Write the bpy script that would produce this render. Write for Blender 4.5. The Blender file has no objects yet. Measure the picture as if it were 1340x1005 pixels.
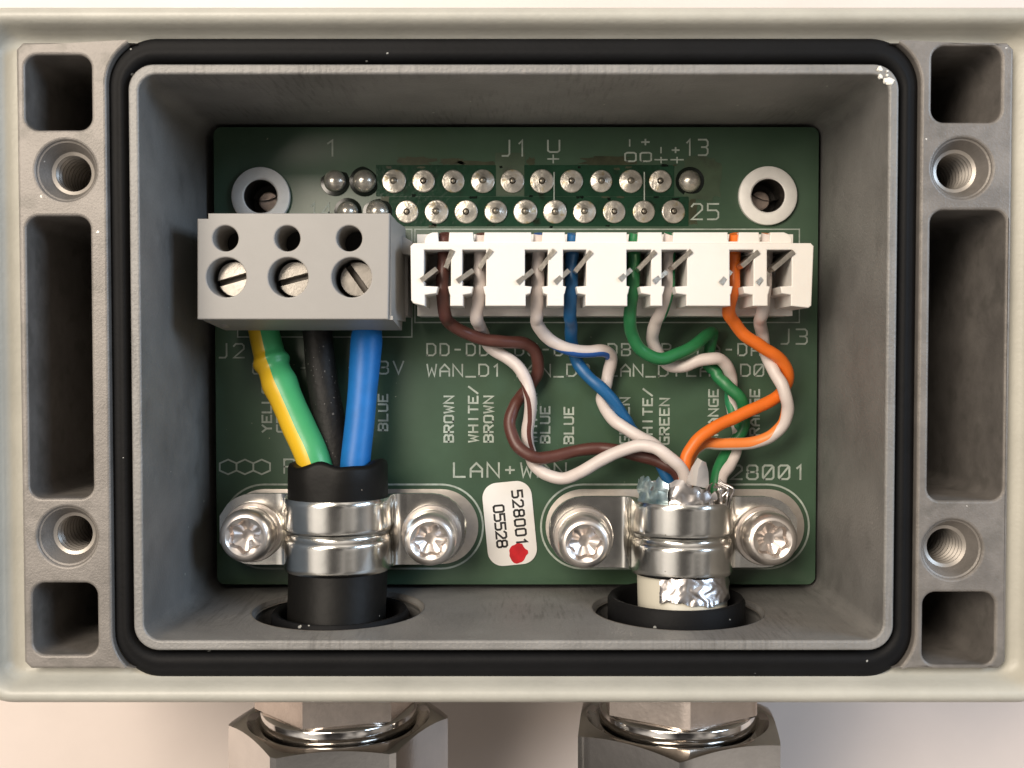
import bpy, bmesh, math, random
from mathutils import Vector, Matrix, noise as mnoise
random.seed(7)
scene = bpy.context.scene
col = scene.collection
S = 0.1                      # millimetres -> scene units (1 unit = 1 cm)
PI = math.pi

# ------------------------------------------------------------------ camera
F_PX, TILT, CAM_H = 1400.0, math.radians(-1.7), 80.0
cam_d = bpy.data.cameras.new('camera')
cam = bpy.data.objects.new('camera', cam_d)
col.objects.link(cam)
cam.location = (0, 0, CAM_H * S)
cam.rotation_euler = (TILT, 0, 0)
cam_d.sensor_width = 36.0
cam_d.lens = 36.0 * F_PX / 1340.0
cam_d.clip_start = 0.05
cam_d.clip_end = 500
cam_d.dof.use_dof = True
cam_d.dof.focus_distance = 9.35
cam_d.dof.aperture_fstop = (cam_d.lens * 0.1) / 0.25 * 0.1
scene.camera = cam

# ------------------------------------------------------------------ world and lamps
world = bpy.data.worlds.new('World')
scene.world = world
world.use_nodes = True
wn = world.node_tree
bg = wn.nodes['Background']
wtc = wn.nodes.new('ShaderNodeTexCoord')
wsep = wn.nodes.new('ShaderNodeSeparateXYZ')
wr = wn.nodes.new('ShaderNodeValToRGB')
wn.links.new(wtc.outputs['Generated'], wsep.inputs[0])
wn.links.new(wsep.outputs['Z'], wr.inputs[0])
wno = wn.nodes.new('ShaderNodeTexNoise'); wno.inputs['Scale'].default_value = 1.7; wno.inputs['Detail'].default_value = 2
wn.links.new(wtc.outputs['Generated'], wno.inputs['Vector'])
wmr = wn.nodes.new('ShaderNodeMapRange'); wmr.inputs[1].default_value = .40; wmr.inputs[2].default_value = .60; wmr.inputs[3].default_value = .25; wmr.inputs[4].default_value = 1.75
wn.links.new(wno.outputs['Fac'], wmr.inputs[0])
wmu = wn.nodes.new('ShaderNodeMixRGB'); wmu.blend_type = 'MULTIPLY'; wmu.inputs[0].default_value = 1.0
wn.links.new(wr.outputs[0], wmu.inputs[1]); wn.links.new(wmr.outputs[0], wmu.inputs[2])
wn.links.new(wmu.outputs[0], bg.inputs[0])
wr.color_ramp.elements[0].position = 0.0
wr.color_ramp.elements[0].color = (0.16, 0.13, 0.105, 1)
wr.color_ramp.elements[1].position = 0.99
wr.color_ramp.elements[1].color = (0.10, 0.09, 0.085, 1)
e = wr.color_ramp.elements.new(0.40); e.color = (0.30, 0.27, 0.245, 1)
e = wr.color_ramp.elements.new(0.72); e.color = (0.78, 0.71, 0.64, 1)
e = wr.color_ramp.elements.new(0.92); e.color = (0.60, 0.55, 0.50, 1)
bg.inputs[1].default_value = 0.82

def area(name, loc, target, sx, sy, power, colour):
    l = bpy.data.lights.new(name, 'AREA')
    l.shape = 'RECTANGLE'; l.size = sx; l.size_y = sy
    l.energy = power; l.color = colour
    o = bpy.data.objects.new(name, l)
    col.objects.link(o)
    o.location = loc
    o.rotation_euler = (Vector(target) - Vector(loc)).to_track_quat('-Z', 'Y').to_euler()
    return o
area('warm_room_lamp', (-16.5, 14, 33), (0, 0, -1), 30, 13, 20500, (1.0, 0.885, 0.75))
area('cool_window', (31, 10, 17), (0, 0, -1), 9, 18, 7500, (0.60, 0.78, 1.0))

scene.view_settings.view_transform = 'Standard'
scene.view_settings.look = 'None'
scene.view_settings.exposure = 0.0
scene.view_settings.gamma = 1.0
scene.view_settings.use_curve_mapping = False
scene.render.engine = 'CYCLES'
scene.cycles.use_denoising = True
scene.cycles.max_bounces = 8
scene.cycles.caustics_reflective = False

# ------------------------------------------------------------------ measuring helper: a photo pixel on the plane at height z (mm)
def P(px, py, z):
    x = (px - 670.0) / F_PX; y = -(py - 502.5) / F_PX; w = -1.0
    c, s = math.cos(TILT), math.sin(TILT)
    Y = c * y - s * w; Z = s * y + c * w
    t = (z - CAM_H) / Z
    return Vector((x * t, Y * t, z))
def P2(px, py, z):
    v = P(px, py, z); return (v.x, v.y)

# ------------------------------------------------------------------ materials
def mat(name, base, rough=0.5, metal=0.0, var=0.12, vscale=1.2, bump=0.0, bscale=30.0, rvar=0.0,
        specks=None, coat=0.0, spec=None, tint=None, stretch=None, streak=None, transmission=0.0, alpha=1.0, sub=0.0, blotch=None):
    m = bpy.data.materials.new(name); m.use_nodes = True
    nt = m.node_tree; N = nt.nodes; L = nt.links
    b = N['Principled BSDF']
    b.inputs['Roughness'].default_value = rough
    b.inputs['Metallic'].default_value = metal
    b.inputs['Coat Weight'].default_value = coat
    if spec is not None: b.inputs['Specular IOR Level'].default_value = spec
    if transmission: b.inputs['Transmission Weight'].default_value = transmission
    if alpha < 1: b.inputs['Alpha'].default_value = alpha
    if sub:
        b.inputs['Subsurface Weight'].default_value = sub
        b.inputs['Subsurface Radius'].default_value = (0.08, 0.06, 0.05)
    tc = N.new('ShaderNodeTexCoord')
    vec = tc.outputs['Object']
    if stretch:
        mp = N.new('ShaderNodeMapping'); mp.inputs['Scale'].default_value = stretch
        L.new(vec, mp.inputs[0]); svec = mp.outputs[0]
    else: svec = vec
    n1 = N.new('ShaderNodeTexNoise'); n1.inputs['Scale'].default_value = vscale
    n1.inputs['Detail'].default_value = 6; n1.inputs['Roughness'].default_value = 0.65
    L.new(svec, n1.inputs['Vector'])
    ramp = N.new('ShaderNodeValToRGB')
    t2 = tint or base
    ramp.color_ramp.elements[0].position = 0.3
    ramp.color_ramp.elements[0].color = tuple(max(0, c * (1 - var)) for c in base) + (1,)
    ramp.color_ramp.elements[1].position = 0.7
    ramp.color_ramp.elements[1].color = tuple(min(1, c * (1 + var)) for c in t2) + (1,)
    L.new(n1.outputs['Fac'], ramp.inputs[0])
    colour = ramp.outputs[0]
    if blotch:                                  # (scale, threshold, colour, amount): stains with a shape of their own
        n3 = N.new('ShaderNodeTexNoise'); n3.inputs['Scale'].default_value = blotch[0]; n3.inputs['Detail'].default_value = 5
        L.new(vec, n3.inputs['Vector'])
        r3 = N.new('ShaderNodeValToRGB')
        r3.color_ramp.elements[0].position = blotch[1]; r3.color_ramp.elements[0].color = (0, 0, 0, 1)
        r3.color_ramp.elements[1].position = blotch[1] + 0.12; r3.color_ramp.elements[1].color = (blotch[3],) * 3 + (1,)
        L.new(n3.outputs['Fac'], r3.inputs[0])
        mx = N.new('ShaderNodeMixRGB'); L.new(r3.outputs[0], mx.inputs[0]); L.new(colour, mx.inputs[1])
        mx.inputs[2].default_value = tuple(blotch[2]) + (1,)
        colour = mx.outputs[0]
    if streak:                                  # (colour, amount): diagonal brush marks where a broad noise allows
        mp2 = N.new('ShaderNodeMapping'); mp2.inputs['Rotation'].default_value = (0.35, math.radians(38), 0.2); mp2.inputs['Scale'].default_value = (34, 3, 3.5)
        L.new(vec, mp2.inputs[0])
        n5 = N.new('ShaderNodeTexNoise'); n5.inputs['Scale'].default_value = 1.0; n5.inputs['Detail'].default_value = 3; L.new(mp2.outputs[0], n5.inputs['Vector'])
        n6 = N.new('ShaderNodeTexNoise'); n6.inputs['Scale'].default_value = 0.9; n6.inputs['Detail'].default_value = 3; L.new(vec, n6.inputs['Vector'])
        r5 = N.new('ShaderNodeMapRange'); r5.inputs[1].default_value = .50; r5.inputs[2].default_value = .68; L.new(n5.outputs['Fac'], r5.inputs[0])
        r6 = N.new('ShaderNodeMapRange'); r6.inputs[1].default_value = .42; r6.inputs[2].default_value = .62; L.new(n6.outputs['Fac'], r6.inputs[0])
        m5 = N.new('ShaderNodeMath'); m5.operation = 'MULTIPLY'; L.new(r5.outputs[0], m5.inputs[0]); L.new(r6.outputs[0], m5.inputs[1])
        m6 = N.new('ShaderNodeMath'); m6.operation = 'MULTIPLY'; m6.inputs[1].default_value = streak[1]; L.new(m5.outputs[0], m6.inputs[0])
        mx = N.new('ShaderNodeMixRGB'); L.new(m6.outputs[0], mx.inputs[0]); L.new(colour, mx.inputs[1])
        mx.inputs[2].default_value = tuple(streak[0]) + (1,)
        colour = mx.outputs[0]
    if specks:                                  # (cell scale, radius, share, colour): dust and paint specks
        v = N.new('ShaderNodeTexVoronoi'); v.inputs['Scale'].default_value = specks[0]
        nd = N.new('ShaderNodeTexNoise'); nd.inputs['Scale'].default_value = specks[0]*3.5; nd.inputs['Detail'].default_value = 2; L.new(vec, nd.inputs['Vector'])
        vm = N.new('ShaderNodeVectorMath'); vm.operation = 'MULTIPLY_ADD'; vm.inputs[1].default_value = (.32/specks[0],)*3; L.new(nd.outputs['Color'], vm.inputs[0]); L.new(vec, vm.inputs[2])
        L.new(vm.outputs[0], v.inputs['Vector'])
        lt = N.new('ShaderNodeMath'); lt.operation = 'LESS_THAN'; lt.inputs[1].default_value = specks[1]
        n4 = N.new('ShaderNodeTexNoise'); n4.inputs['Scale'].default_value = specks[0]*.45; n4.inputs['Detail'].default_value = 3; L.new(vec, n4.inputs['Vector'])
        mr4 = N.new('ShaderNodeMapRange'); mr4.inputs[1].default_value = .36; mr4.inputs[2].default_value = .68; mr4.inputs[4].default_value = specks[1]*2
        L.new(n4.outputs['Fac'], mr4.inputs[0]); L.new(mr4.outputs[0], lt.inputs[1])
        L.new(v.outputs['Distance'], lt.inputs[0])
        sc = N.new('ShaderNodeSeparateColor'); L.new(v.outputs['Color'], sc.inputs[0])
        gt = N.new('ShaderNodeMath'); gt.operation = 'GREATER_THAN'; gt.inputs[1].default_value = 1 - specks[2]
        L.new(sc.outputs[0], gt.inputs[0])
        mu = N.new('ShaderNodeMath'); mu.operation = 'MULTIPLY'
        L.new(lt.outputs[0], mu.inputs[0]); L.new(gt.outputs[0], mu.inputs[1])
        mx = N.new('ShaderNodeMixRGB'); L.new(mu.outputs[0], mx.inputs[0]); L.new(colour, mx.inputs[1])
        mx.inputs[2].default_value = tuple(specks[3]) + (1,)
        colour = mx.outputs[0]
    L.new(colour, b.inputs['Base Color'])
    if rvar:
        mr = N.new('ShaderNodeMapRange'); mr.inputs[3].default_value = max(0.02, rough - rvar); mr.inputs[4].default_value = rough + rvar
        L.new(n1.outputs['Fac'], mr.inputs[0]); L.new(mr.outputs[0], b.inputs['Roughness'])
    if bump:
        n2 = N.new('ShaderNodeTexNoise'); n2.inputs['Scale'].default_value = bscale; n2.inputs['Detail'].default_value = 4
        L.new(svec, n2.inputs['Vector'])
        bp = N.new('ShaderNodeBump'); bp.inputs['Strength'].default_value = bump; bp.inputs['Distance'].default_value = 0.01
        L.new(n2.outputs['Fac'], bp.inputs['Height']); L.new(bp.outputs[0], b.inputs['Normal'])
    return m

def stripe_mat(name, base, stripe, centre, width, twist=0.0, rough=0.42):
    """Wire insulation: a coloured stripe printed along the wire (u runs round the wire, v along it in mm)."""
    m = mat(name, base, rough, var=0.05, vscale=3, bump=0.08, bscale=25)
    nt = m.node_tree; N = nt.nodes; L = nt.links
    b = N['Principled BSDF']
    old = b.inputs['Base Color'].links[0].from_socket
    uv = N.new('ShaderNodeUVMap'); uv.uv_map = 'UVMap'
    sp = N.new('ShaderNodeSeparateXYZ'); L.new(uv.outputs[0], sp.inputs[0])
    tw = N.new('ShaderNodeMath'); tw.operation = 'MULTIPLY_ADD'; tw.inputs[1].default_value = twist
    L.new(sp.outputs['Y'], tw.inputs[0]); L.new(sp.outputs['X'], tw.inputs[2])
    ad = N.new('ShaderNodeMath'); ad.operation = 'ADD'; ad.inputs[1].default_value = 1.5 - centre
    L.new(tw.outputs[0], ad.inputs[0])
    fr = N.new('ShaderNodeMath'); fr.operation = 'FRACT'; L.new(ad.outputs[0], fr.inputs[0])
    su = N.new('ShaderNodeMath'); su.operation = 'SUBTRACT'; su.inputs[1].default_value = 0.5; L.new(fr.outputs[0], su.inputs[0])
    ab = N.new('ShaderNodeMath'); ab.operation = 'ABSOLUTE'; L.new(su.outputs[0], ab.inputs[0])
    lt = N.new('ShaderNodeMath'); lt.operation = 'LESS_THAN'; lt.inputs[1].default_value = width / 2; L.new(ab.outputs[0], lt.inputs[0])
    mx = N.new('ShaderNodeMixRGB'); L.new(lt.outputs[0], mx.inputs[0]); L.new(old, mx.inputs[1])
    mx.inputs[2].default_value = tuple(stripe) + (1,)
    L.new(mx.outputs[0], b.inputs['Base Color'])
    return m

M = {}
M['table'] = mat('pale_table_laminate', (0.74, 0.655, 0.61), 0.45, var=0.05, vscale=0.5, bump=0.05, bscale=12, specks=(1.5, 0.03, 0.3, (0.45, 0.36, 0.33)))
M['cast'] = mat('cast_aluminium', (0.255, 0.248, 0.238), 0.55, 0.35, var=0.2, vscale=1.1, bump=0.5, bscale=40, rvar=0.12,
                specks=(9, 0.07, 0.05, (0.6, 0.58, 0.52)), blotch=(0.9, 0.52, (0.19, 0.183, 0.175), 0.5), streak=((0.11, 0.105, 0.10), 0.55))
M['face'] = mat('machined_aluminium_face', (0.225, 0.207, 0.19), 0.5, 0.35, var=0.2, vscale=3.5, bump=0.3, bscale=65, rvar=0.1, blotch=(5, .54, (.155, .145, .13), .6),
                specks=(12, 0.08, 0.05, (0.75, 0.72, 0.66)))
M['paint'] = mat('grey_green_paint', (0.46, 0.448, 0.392), 0.42, var=0.10, vscale=1.5, bump=0.22, bscale=28)
M['thread'] = mat('bright_cut_metal', (0.40, 0.37, 0.335), 0.42, 0.7, var=0.2, vscale=4)
M['rubber'] = mat('black_rubber', (0.0055, 0.0055, 0.006), 0.6, var=0.25, vscale=2, bump=0.2, bscale=30, spec=0.16,
                  specks=(13, 0.10, 0.09, (0.34, 0.34, 0.32)))
M['chip'] = mat('chipped_paint', (0.8, 0.78, 0.72), 0.5, bump=0.5, bscale=30)
M['board'] = mat('green_solder_mask', (0.050, 0.093, 0.057), 0.33, var=0.16, vscale=0.9, bump=0.04, bscale=60, spec=0.45,
                 specks=(13, 0.055, 0.07, (0.35, 0.36, 0.26)), blotch=(1.3, 0.58, (0.045, 0.085, 0.04), 0.35))
M['board_dark'] = mat('glossy_clear_coating', (0.014, 0.048, 0.026), 0.18, var=0.3, vscale=4, bump=0.25, bscale=25, spec=0.6,
                      blotch=(7, 0.6, (0.01, 0.012, 0.006), 0.8))
M['board_light'] = mat('dull_coating_patch', (0.055, 0.085, 0.05), 0.4, var=0.2, vscale=4, blotch=(6, 0.55, (0.04, 0.045, 0.03), 0.5))
M['flux'] = mat('brown_flux_residue', (0.05, 0.055, 0.030), 0.3, var=0.4, vscale=8)
M['edge'] = mat('board_edge', (0.02, 0.05, 0.028), 0.5)
M['silk'] = mat('white_silkscreen', (0.36, 0.41, 0.36), 0.6, var=0.3, vscale=9)
M['tin'] = mat('tinned_pad', (0.60, 0.55, 0.50), 0.38, 0.85, var=0.18, vscale=3, bump=0.15, bscale=20)
M['solder'] = mat('solder', (0.66, 0.62, 0.55), 0.36, 0.8, var=0.35, vscale=7, bump=0.5, bscale=22, rvar=0.14,
                  blotch=(14, 0.6, (0.45, 0.34, 0.12), 0.7))
M['solder_dark'] = mat('coated_solder', (0.58, 0.55, 0.49), 0.27, 0.75, var=0.4, vscale=9, bump=0.3, bscale=18)
M['flux_ring'] = mat('dark_flux_ring', (0.006, 0.010, 0.007), 0.15)
M['bush'] = mat('turned_aluminium', (0.92, 0.90, 0.86), 0.5, 0.05, var=0.06, vscale=8, bump=0.1, bscale=60)
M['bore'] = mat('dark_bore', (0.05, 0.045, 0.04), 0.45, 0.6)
M['copper'] = mat('stud_end', (0.58, 0.47, 0.41), 0.38, 0.8, var=0.2, vscale=10, bump=0.2, bscale=60)
M['grey_plastic'] = mat('grey_polyamide', (0.335, 0.32, 0.30), 0.5, var=0.03, vscale=3, bump=0.07, bscale=60)
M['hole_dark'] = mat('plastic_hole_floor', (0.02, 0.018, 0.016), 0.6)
M['nickel'] = mat('nickel_screw', (0.50, 0.465, 0.42), 0.27, 1.0, var=0.2, vscale=6, bump=0.05, bscale=30)
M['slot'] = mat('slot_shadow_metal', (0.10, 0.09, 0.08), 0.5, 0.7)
M['white_plastic'] = mat('white_connector_plastic', (0.80, 0.77, 0.725), 0.42, var=0.02, vscale=3, sub=0.15, bump=0.05, bscale=30)
M['blade'] = mat('tinned_contact', (0.68, 0.63, 0.55), 0.28, 0.95, var=0.25, vscale=14, bump=0.2, bscale=40)
M['steel'] = mat('zinc_plated_steel', (0.76, 0.75, 0.71), 0.19, 1.0, var=0.07, vscale=3, bump=0.06, bscale=14, rvar=0.06,
                 specks=(22, 0.09, 0.04, (0.40, 0.38, 0.34)))
M['stainless'] = mat('stainless_screw', (0.74, 0.69, 0.65), 0.33, 0.9, var=0.08, vscale=8, bump=0.06, bscale=40)
M['recess'] = mat('pressed_recess', (0.70, 0.64, 0.60), 0.30, 0.95, var=0.1, vscale=14, bump=0.05, bscale=18)
M['gland'] = mat('nickel_plated_brass', (0.66, 0.64, 0.615), 0.10, 1.0, var=0.08, vscale=3, bump=0.03, bscale=20)
M['gland_hex'] = mat('ground_hex_brass', (0.66, 0.58, 0.52), 0.26, 0.95, var=0.12, vscale=6, bump=0.12, bscale=30)
M['jacket'] = mat('black_cable_jacket', (0.006, 0.0056, 0.005), 0.5, spec=0.18, var=0.3, vscale=2, bump=0.25, bscale=12,
                  specks=(15, 0.07, 0.08, (0.5, 0.42, 0.34)))
M['cream'] = mat('cream_cable_jacket', (0.66, 0.63, 0.53), 0.4, var=0.05, bump=0.1, bscale=15)
M['foil'] = mat('aluminium_foil', (0.60, 0.57, 0.56), 0.30, 1.0, var=0.06, vscale=6, bump=0.06, bscale=9)
M['foil_blue'] = mat('blue_film_of_foil', (0.10, 0.40, 0.54), 0.28, 0.85, var=0.4, vscale=5, bump=0.06, bscale=9, tint=(0.62, 0.70, 0.74))
M['film'] = mat('clear_film', (0.72, 0.68, 0.66), 0.22, alpha=0.55, var=0.05)
M['paper'] = mat('white_label_paper', (0.80, 0.78, 0.75), 0.55, var=0.03, vscale=4)
M['ink'] = mat('black_ink', (0.012, 0.011, 0.011), 0.5)
M['red'] = mat('red_marker', (0.50, 0.012, 0.018), 0.4, var=0.25, vscale=8)
M['w_brown'] = mat('brown_insulation', (0.092, 0.032, 0.024), 0.42, var=0.1, vscale=4, bump=0.08, bscale=20)
M['w_blue'] = mat('blue_insulation', (0.010, 0.105, 0.27), 0.42, var=0.1, vscale=4, bump=0.08, bscale=20)
M['w_green'] = mat('green_insulation', (0.018, 0.17, 0.055), 0.42, var=0.1, vscale=4, bump=0.08, bscale=20)
M['w_orange'] = mat('orange_insulation', (0.80, 0.17, 0.018), 0.42, var=0.06, vscale=4, bump=0.08, bscale=20)
WHT = (0.66, 0.585, 0.55)
M['w_wbrown'] = stripe_mat('white_and_brown_insulation', WHT, (0.11, 0.035, 0.025), 0.0, 0.12)
M['w_wblue'] = stripe_mat('white_and_blue_insulation', WHT, (0.02, 0.10, 0.36), 0.0, 0.18)
M['w_wgreen'] = stripe_mat('white_and_green_insulation', WHT, (0.02, 0.20, 0.08), 0.0, 0.22)
M['w_worange'] = stripe_mat('white_and_orange_insulation', WHT, (0.85, 0.24, 0.05), 0.0, 0.32)
M['p_blue'] = mat('thick_blue_insulation', (0.010, 0.14, 0.44), 0.45, spec=0.35, var=0.16, vscale=3, bump=0.15, bscale=10)
M['p_black'] = mat('thick_black_insulation', (0.012, 0.0115, 0.011), 0.55, spec=0.22, var=0.3, vscale=5, bump=0.6, bscale=22,
                   specks=(38, 0.20, 0.25, (0.10, 0.095, 0.09)))
M['p_yg'] = stripe_mat('yellow_and_green_insulation', (0.06, 0.36, 0.14), (0.74, 0.46, 0.018), 0.02, 0.46, 0.0, 0.36)

# ------------------------------------------------------------------ mesh helpers (everything in mm)
class MB:
    def __init__(s): s.v = []; s.f = []; s.uv = {}; s.mi = []; s.cur = 0
    def add(s, vs, fs, uvs=None):
        o = len(s.v); s.v += [Vector(v) for v in vs]
        for k, f in enumerate(fs):
            s.f.append([i + o for i in f]); s.mi.append(s.cur)
            if uvs: s.uv[len(s.f) - 1] = uvs[k]
        return s
    def box(s, a, b):
        x0, y0, z0 = a; x1, y1, z1 = b
        return s.add([(x0,y0,z0),(x1,y0,z0),(x1,y1,z0),(x0,y1,z0),(x0,y0,z1),(x1,y0,z1),(x1,y1,z1),(x0,y1,z1)],
              [(0,3,2,1),(4,5,6,7),(0,1,5,4),(1,2,6,5),(2,3,7,6),(3,0,4,7)])
    def loops(s, rings, cap0=False, cap1=False, closed=True):
        """Skin a list of equal-length rings of points."""
        n = len(rings[0]); vs = [p for r in rings for p in r]; fs = []
        for i in range(len(rings) - 1):
            for j in range(n if closed else n - 1):
                a = i*n + j; b = i*n + (j+1) % n
                fs.append((a, b, b + n, a + n))
        if cap0: fs.append(tuple(reversed(range(n))))
        if cap1: fs.append(tuple(range((len(rings)-1)*n, len(rings)*n)))
        return s.add(vs, fs)
    def lathe(s, prof, c=(0,0,0), n=40, axis='z', cap0=False, cap1=False):
        """prof: (radius, height) pairs about the axis through c."""
        rings = []
        for r, h in prof:
            ring = []
            for j in range(n):
                a = 2*PI*j/n
                if axis == 'z': p = (c[0]+r*math.cos(a), c[1]+r*math.sin(a), c[2]+h)
                else: p = (c[0]+r*math.cos(a), c[1]+h, c[2]+r*math.sin(a))
                ring.append(p)
            rings.append(ring)
        return s.loops(rings, cap0, cap1)
    def tube(s, pts, r, n=18, caps=True, up=(0,0,1), phi=None):
        """r: a radius or one per point; UV u runs round, v along in mm; u=0.25 faces up."""
        pts = [Vector(p) for p in pts]; rings = []; L = 0; vv = []
        for i, p in enumerate(pts):
            t = (pts[min(i+1, len(pts)-1)] - pts[max(i-1, 0)]).normalized()
            if i == 0:
                b = t.cross(Vector(up)).normalized(); nn = b.cross(t)
            else:
                b = t.cross(Vector(up)).normalized(); nn = b.cross(t)
                L += (p - pts[i-1]).length
            rr = r[i] if isinstance(r, (list, tuple)) else r
            rings.append([p + rr*(math.cos(2*PI*j/n)*b + math.sin(2*PI*j/n)*nn) for j in range(n)]); vv.append(L)
        vs = [p for q in rings for p in q]; fs = []; uvs = []
        for i in range(len(rings)-1):
            for j in range(n):
                a = i*n+j; bb = i*n+(j+1) % n
                fs.append((a, a+n, bb+n, bb))
                u0, u1 = j/n, (j+1)/n
                a0, a1 = (phi[i], phi[i+1]) if phi else (0, 0)
                uvs.append(((u0-a0, vv[i]), (u0-a1, vv[i+1]), (u1-a1, vv[i+1]), (u1-a0, vv[i])))
        if caps:
            fs.append(tuple(range(n))); uvs.append(tuple((0, 0) for _ in range(n)))
            fs.append(tuple(reversed(range((len(rings)-1)*n, len(rings)*n)))); uvs.append(tuple((0, 0) for _ in range(n)))
        return s.add(vs, fs, uvs)
    def mesh(s, name, mats, base=(0,0,0), smooth=40):
        me = bpy.data.meshes.new(name)
        b = Vector(base)
        me.from_pydata([((v - b) * S)[:] for v in s.v], [], s.f)
        for m in (mats if isinstance(mats, (list, tuple)) else [mats]): me.materials.append(m)
        me.polygons.foreach_set('material_index', s.mi)
        if s.uv:
            ul = me.uv_layers.new(name='UVMap')
            for p in me.polygons:
                q = s.uv.get(p.index)
                if q:
                    for k, li in enumerate(p.loop_indices): ul.data[li].uv = q[k]
        return finish(me, smooth)
    def build(s, name, mats, parent=None, base=None, smooth=40):
        if base is None: base = tuple(parent['mm']) if parent else (0, 0, 0)
        return link(name, s.mesh(name, mats, base, smooth), parent, base)

def finish(me, smooth=40):
    bm = bmesh.new(); bm.from_mesh(me)
    bmesh.ops.remove_doubles(bm, verts=bm.verts, dist=1e-5)
    bmesh.ops.recalc_face_normals(bm, faces=bm.faces)
    bm.to_mesh(me); bm.free()
    if smooth:
        me.polygons.foreach_set('use_smooth', [True]*len(me.polygons))
        me.set_sharp_from_angle(angle=math.radians(smooth))
    return me
def link(name, me, parent=None, base=(0,0,0)):
    o = bpy.data.objects.new(name, me); col.objects.link(o)
    if parent: o.parent = parent
    else: o.location = Vector(base) * S
    return o
BASES = {}
class Thing: pass
def thing(name, label, cat, base, group=None):
    o = bpy.data.objects.new(name, None); col.objects.link(o)
    o.empty_display_size = 0.2
    o.location = Vector(base) * S
    BASES[o.name] = tuple(base)
    o['label'] = label; o['category'] = cat
    if group: o['group'] = group
    return o
def tag(o, label, cat, group=None):
    o['label'] = label; o['category'] = cat
    if group: o['group'] = group
    return o
def part(mb, name, m, parent, smooth=40):
    b = BASES[parent.name]
    o = link(name, mb.mesh(name, m, b, smooth), parent)
    BASES[o.name] = b
    return o
def subpart(mb, name, m, parent, smooth=40):
    b = BASES[parent.name]
    return link(name, mb.mesh(name, m, b, smooth), parent)

def rrect(hw, hh, r, c=(0, 0), n=10):
    """Rounded rectangle outline, anticlockwise, 4*(n+1) points."""
    out = []
    for sx, sy, a0 in ((1, 1, 0), (-1, 1, PI/2), (-1, -1, PI), (1, -1, 1.5*PI)):
        for k in range(n+1):
            a = a0 + PI/2*k/n
            out.append((c[0]+sx*(hw-r)+r*math.cos(a), c[1]+sy*(hh-r)+r*math.sin(a)))
    return out
def rr_box(x0, y0, x1, y1, r, n=8):
    return rrect(abs(x1-x0)/2, abs(y1-y0)/2, r, ((x0+x1)/2, (y0+y1)/2), n)
def circle(c, r, n=36):
    return [(c[0]+r*math.cos(2*PI*k/n), c[1]+r*math.sin(2*PI*k/n)) for k in range(n)]

def plate(loops, z0, z1, bevel=0.0, res=2):
    """A flat plate with holes between z0 and z1 (mm): returns (verts, faces) in mm."""
    cu = bpy.data.curves.new('outline', 'CURVE'); cu.dimensions = '2D'; cu.fill_mode = 'BOTH'
    for lp in loops:
        sp = cu.splines.new('POLY'); sp.points.add(len(lp)-1); sp.use_cyclic_u = True
        for i, p in enumerate(lp): sp.points[i].co = (p[0], p[1], 0, 1)
    cu.extrude = (z1-z0)/2 - bevel
    cu.bevel_depth = bevel; cu.bevel_resolution = res; cu.offset = -bevel
    o = bpy.data.objects.new('outline', cu); col.objects.link(o)
    dg = bpy.context.evaluated_depsgraph_get(); dg.update()
    me = bpy.data.meshes.new_from_object(o.evaluated_get(dg))
    bm = bmesh.new(); bm.from_mesh(me)
    bmesh.ops.remove_doubles(bm, verts=bm.verts, dist=1e-4)
    bm.verts.index_update()
    vs = [(v.co.x, v.co.y, v.co.z + (z0+z1)/2) for v in bm.verts]
    fs = [[v.index for v in f.verts] for f in bm.faces]
    bm.free(); bpy.data.objects.remove(o); bpy.data.curves.remove(cu); bpy.data.meshes.remove(me)
    return vs, fs
def cut(vf, cutters):
    """Boolean difference in mm: vf minus each closed MB in cutters."""
    me = bpy.data.meshes.new('solid'); me.from_pydata([tuple(v) for v in vf[0]], [], [list(f) for f in vf[1]])
    finish(me, 0)
    o = bpy.data.objects.new('solid', me); col.objects.link(o); tmp = []
    for c in cutters:
        cm = bpy.data.meshes.new('cutter'); cm.from_pydata([tuple(v) for v in c.v], [], c.f); finish(cm, 0)
        co = bpy.data.objects.new('cutter', cm); col.objects.link(co); tmp.append(co)
        md = o.modifiers.new('cut', 'BOOLEAN'); md.operation = 'DIFFERENCE'; md.solver = 'EXACT'; md.object = co
    dg = bpy.context.evaluated_depsgraph_get(); dg.update()
    r = bpy.data.meshes.new_from_object(o.evaluated_get(dg))
    vs = [tuple(v.co) for v in r.vertices]; fs = [list(p.vertices) for p in r.polygons]
    for t in tmp + [o]: bpy.data.objects.remove(t)
    bpy.data.meshes.remove(r)
    return vs, fs
def spline(pts, per=8):
    """Centripetal-ish Catmull-Rom through the points."""
    pts = [Vector(p) for p in pts]; out = []
    for i in range(len(pts)-1):
        p0 = pts[i-1] if i else pts[0]*2 - pts[1]
        p1, p2 = pts[i], pts[i+1]
        p3 = pts[i+2] if i+2 < len(pts) else p2*2 - p1
        d = (p2-p1).length
        m1 = (p2-p0) * (d / max(1e-6, (p1-p0).length + d)); m2 = (p3-p1) * (d / max(1e-6, (p3-p2).length + d))
        for k in range(per):
            t = k/per; t2 = t*t; t3 = t2*t
            out.append((2*t3-3*t2+1)*p1 + (t3-2*t2+t)*m1 + (-2*t3+3*t2)*p2 + (t3-t2)*m2)
    out.append(pts[-1])
    return out

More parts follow.
